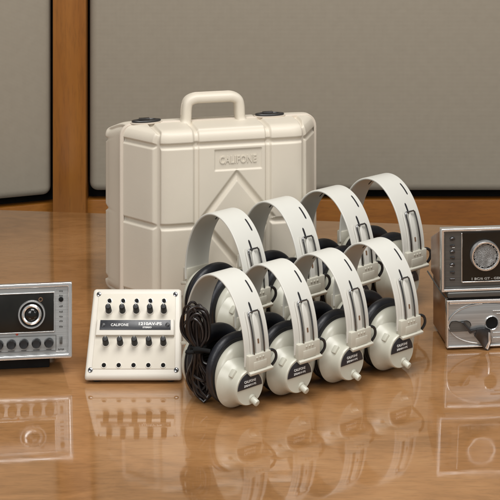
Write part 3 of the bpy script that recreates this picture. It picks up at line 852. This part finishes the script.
# oval plate
ex_, ez_ = K(486, 324.5)
poly = [(ex_ + .0590 * math.cos(R(a)), ez_ + .0310 * math.sin(R(a))) for a in range(0, 360, 4)]
bm = bmesh.new(); prism(bm, poly, .0018, ffront(0, 0, .0), .0004); ov = link('oval_plate', bm, 'alu', dk)
bm = bmesh.new(); t = [(ex_ + .0592 * math.cos(R(a)), ez_ + .0312 * math.sin(R(a)), 0) for a in range(95, 265, 4)]
tube(bm, t, .0008, 8, ffront(0, 0, .0016)); link('plate_edge', bm, 'silver', ov)
lobes = [(449.3, 331.5), (449, 326), (451, 321.8), (455, 321), (459, 321.8), (463, 321.2), (467, 321.2), (470, 323), (471, 326), (469.5, 329), (471, 331.5)]
bm = bmesh.new(); prism(bm, [K(*q) for q in lobes], .0010, ffront(0, 0, .0018)); rc = link('key_recess', bm, 'alu_dark', dk)
bm = bmesh.new(); e_ = smooth_path([(*K(*q), 0) for q in lobes[1:-2]], 4); tube(bm, e_, .0006, 6, ffront(0, 0, .0026)); link('recess_rim', bm, 'dial_black', rc)
stem = [(460.5, 321.5), (463, 321.0), (470, 329.5), (476, 328.5), (477.5, 331.5), (469, 333.0)]
headp = [(476, 328.2), (483, 327.4), (490, 330.0), (491.2, 341), (488, 351.2), (483.2, 348.2), (479, 342), (474, 336)]
bm = bmesh.new(); prism(bm, [K(*q) for q in stem], .0040, ffront(0, 0, .0042), .0006); prism(bm, [K(*q) for q in headp], .0050, ffront(0, 0, .0040), .0012)
ky = link('key', bm, 'dark_steel', dk)
bm = bmesh.new(); prism(bm, [K(*q) for q in [(487.5, 331.5), (489.6, 332), (490.2, 341), (487, 349), (484.5, 347.0), (487.6, 341)]], .0016, ffront(0, 0, .0088), .0004); link('key_edge', bm, 'silver', ky)
hx_, hz_ = K(492.3, 324)
bm = bmesh.new(); lathe(bm, (0, 0, 0), (0, 0, 1), [(0, .0116), (.0016, .0113), (.0024, .0104), (.0014, .0096)], 40, ffront(hx_, hz_, .0018), caps=False); hr = link('hole_ring', bm, 'silver', dk)
bm = bmesh.new(); lathe(bm, (0, 0, 0), (0, 0, 1), [(0, .0098), (.0008, .0097), (.0011, .0070), (.0004, .0040)], 40, ffront(hx_, hz_, .0018)); link('hole', bm, 'matte_black', hr)
bm = bmesh.new()
for zz in (312, 315, 334, 339): 
    a = K(497, zz); box(bm, (a[0] + .03, a[1], .0008), (.072 if zz != 315 else .060, .0010, .0012), .0003, 1, ffront(0, 0, .0018))
link('trim_line', bm, 'silver', dk)
for fx_ in (.018, DKW - .018):
    for fy in (.014, .085):
        bm = bmesh.new(); lathe(bm, (fx_, fy, 0), (0, 0, 1), [(0, .0075), (.0052, .0080)], 24); link('foot', bm, 'rubber', dk)

rd = thing('tabletop_radio', 'silver framed radio with round mesh speaker, stacked on the brushed metal unit', 'radio', (dx_ - .0085, dy_, DKH + .0002), R(6))
RW, RH = .252, .0985
def KK(px, py): return ((px - 440) * .00157, (290 - py) * .00157)
bm = bmesh.new()
A_ = [bm.verts.new(q) for q in ((.0015, .004, .0015), (RW - .0015, .004, .0015), (RW - .0015, .004, RH - .0015), (.0015, .004, RH - .0015))]
B_ = [bm.verts.new(q) for q in ((.0045, .092, .0015), (RW - .004, .092, .0015), (RW - .004, .092, RH - .040), (.0045, .092, RH - .040))]
bm.faces.new(A_); bm.faces.new(B_[::-1])
for i in range(4): bm.faces.new((A_[i], A_[(i + 1) % 4], B_[(i + 1) % 4], B_[i]))
bmesh.ops.recalc_face_normals(bm, faces=bm.faces); bmesh.ops.bevel(bm, geom=bm.edges[:], offset=.002, segments=3, affect='EDGES', profile=.5)
link('cabinet', bm, 'reflected_wood', rd)
link('bezel', frame_bm(0, RW, 0, RH, .0040, -.0040, .010, .0010, MI), 'silver', rd)
link('inner_bezel', frame_bm(.0044, RW - .0044, .0044, RH - .0044, .0020, -.0018, .004, .0005, MI), 'alu_dark', rd)
bm = bmesh.new(); box(bm, (RW / 2, .0020, RH / 2), (RW - .010, .0036, RH - .010), 0, 1); link('face_plate', bm, 'alu_dark', rd)
px0, pz0 = KK(461.2, 280.5); pz1 = RH - .0072
bm = bmesh.new(); box(bm, ((px0 + RW - .012) / 2, -.0006, (pz0 + pz1) / 2), (RW - .012 - px0, .0030, pz1 - pz0), .0006, 1); gp = link('speaker_panel', bm, 'dial_black', rd)
bm = bmesh.new(); box(bm, (px0 - .0008, -.0012, (pz0 + pz1) / 2 - .0006), (.0016, .0040, pz1 - pz0 + .001), .0004, 1); box(bm, ((px0 + RW - .012) / 2, -.0012, pz0 - .0009), (RW - .012 - px0, .0040, .0018), .0004, 1)
link('panel_trim', bm, 'silver', rd)
sx0, sz0 = KK(484.2, 254.6)
for k, sx_ in enumerate((sx0, sx0 + .082)):
    M0 = ffront(sx_, sz0, .0020)
    bm = bmesh.new(); lathe(bm, (0, 0, 0), (0, 0, 1), [(0, .0238), (.0060, .0236), (.0082, .0224), (.0082, .0204), (.0050, .0192)], 60, M0, caps=False); sp_ = link('speaker_ring', bm, 'alu_dark' if k else 'silver', rd)
    bm = bmesh.new(); lathe(bm, (0, 0, .0010), (0, 0, 1), [(0, .0194), (.0030, .0192)], 48, M0); link('speaker_well', bm, 'matte_black', sp_)
    bm = bmesh.new()      # wire mesh: rows of little raised knuckles
    pitch = .0021; r_m = .0186
    for i in range(-10, 11):
        for j in range(-11, 12):
            x = (i + (.5 if j % 2 else 0)) * pitch; y = j * pitch * .866
            rr_ = math.hypot(x, y)
            if rr_ < r_m:
                lathe(bm, (x, y, .0036 + .0022 * (1 - (rr_ / r_m) ** 2)), (0, 0, 1), [(0, .00088), (.0006, .00074), (.0009, .0003)], 6, M0)
    link('speaker_mesh', bm, 'silver', sp_)
a = KK(486.5, 278); bm = text_bm('1 BC/6 GT - GEO', .0050, .0004, .049, .0001)
bmesh.ops.transform(bm, matrix=ffront(a[0], a[1], .0022), verts=bm.verts)
link('legend', bm, 'grey_ink', rd)
for k, yy in enumerate((237.5, 244.5, 250.5, 256.5, 263.5, 271)):
    a = KK(451.5, yy); M0 = ffront(a[0], a[1], 0)
    bm = bmesh.new()
    if k % 2 == 0: lathe(bm, (0, 0, 0), (0, 0, 1), [(0, .0030), (.0020, .0028), (.0028, .0018)], 20, M0 @ Matrix.Diagonal((1.35, .8, 1, 1)))
    else: box(bm, (0, 0, .0008), (.0074, .0030, .0020), .0009, 2, M0)
    bt = link('button', bm, 'dark_steel', rd)
    bm = bmesh.new(); box(bm, (.0016 * (1 if k % 2 else -1), -.0030, .0004), (.0040, .0009, .0005), 0, 1, M0); link('button_mark', bm, 'ink' if k % 3 == 1 else 'dark_ink', bt)
a = KK(451.5, 278.3); bm = bmesh.new(); box(bm, (0, 0, .0004), (.0082, .0030, .0010), .0005, 1, ffront(a[0], a[1], 0)); link('badge', bm, 'dark_steel', rd)

# ------------------------------------------------------------------ light
def area(name, loc, target, size, power, col, sy=None):
    d = bpy.data.lights.new(name, 'AREA'); d.energy = power; d.size = size; d.color = col
    if sy: d.shape = 'RECTANGLE'; d.size_y = sy
    o = bpy.data.objects.new(name, d); COL.objects.link(o); o.location = loc
    o.rotation_euler = (Vector(target) - Vector(loc)).to_track_quat('-Z', 'Y').to_euler(); return o
area('ceiling_softbox', (.15, 1.75, 2.1), (0, 2.45, 0), 1.4, 43, (1, .985, .965), 1.0)
area('front_softbox', (-.9, .2, 1.5), (0, 2.5, .1), 1.2, 24, (1, .985, .97))
area('side_softbox', (1.5, .6, 1.4), (0, 2.5, .1), .9, 10, (1, .985, .97))

W = bpy.data.worlds.new('World'); S.world = W; W.use_nodes = True
bg = W.node_tree.nodes['Background']; bg.inputs['Color'].default_value = (1, .985, .96, 1); bg.inputs['Strength'].default_value = .29

# ------------------------------------------------------------------ camera: level view with a lowered frame, so uprights stay upright
cam = bpy.data.cameras.new('camera'); co = bpy.data.objects.new('camera', cam); COL.objects.link(co)
cam.sensor_width = 36; cam.lens = 36 * 1500 / 500; cam.shift_y = -.932; cam.clip_end = 50; cam.clip_start = .05
co.location = (0, 0, .887); co.rotation_euler = (R(90), 0, 0)
S.camera = co
S.view_settings.view_transform = 'Standard'; S.view_settings.look = 'None'; S.view_settings.exposure = 0; S.view_settings.gamma = 1
S.cycles.max_bounces = 8
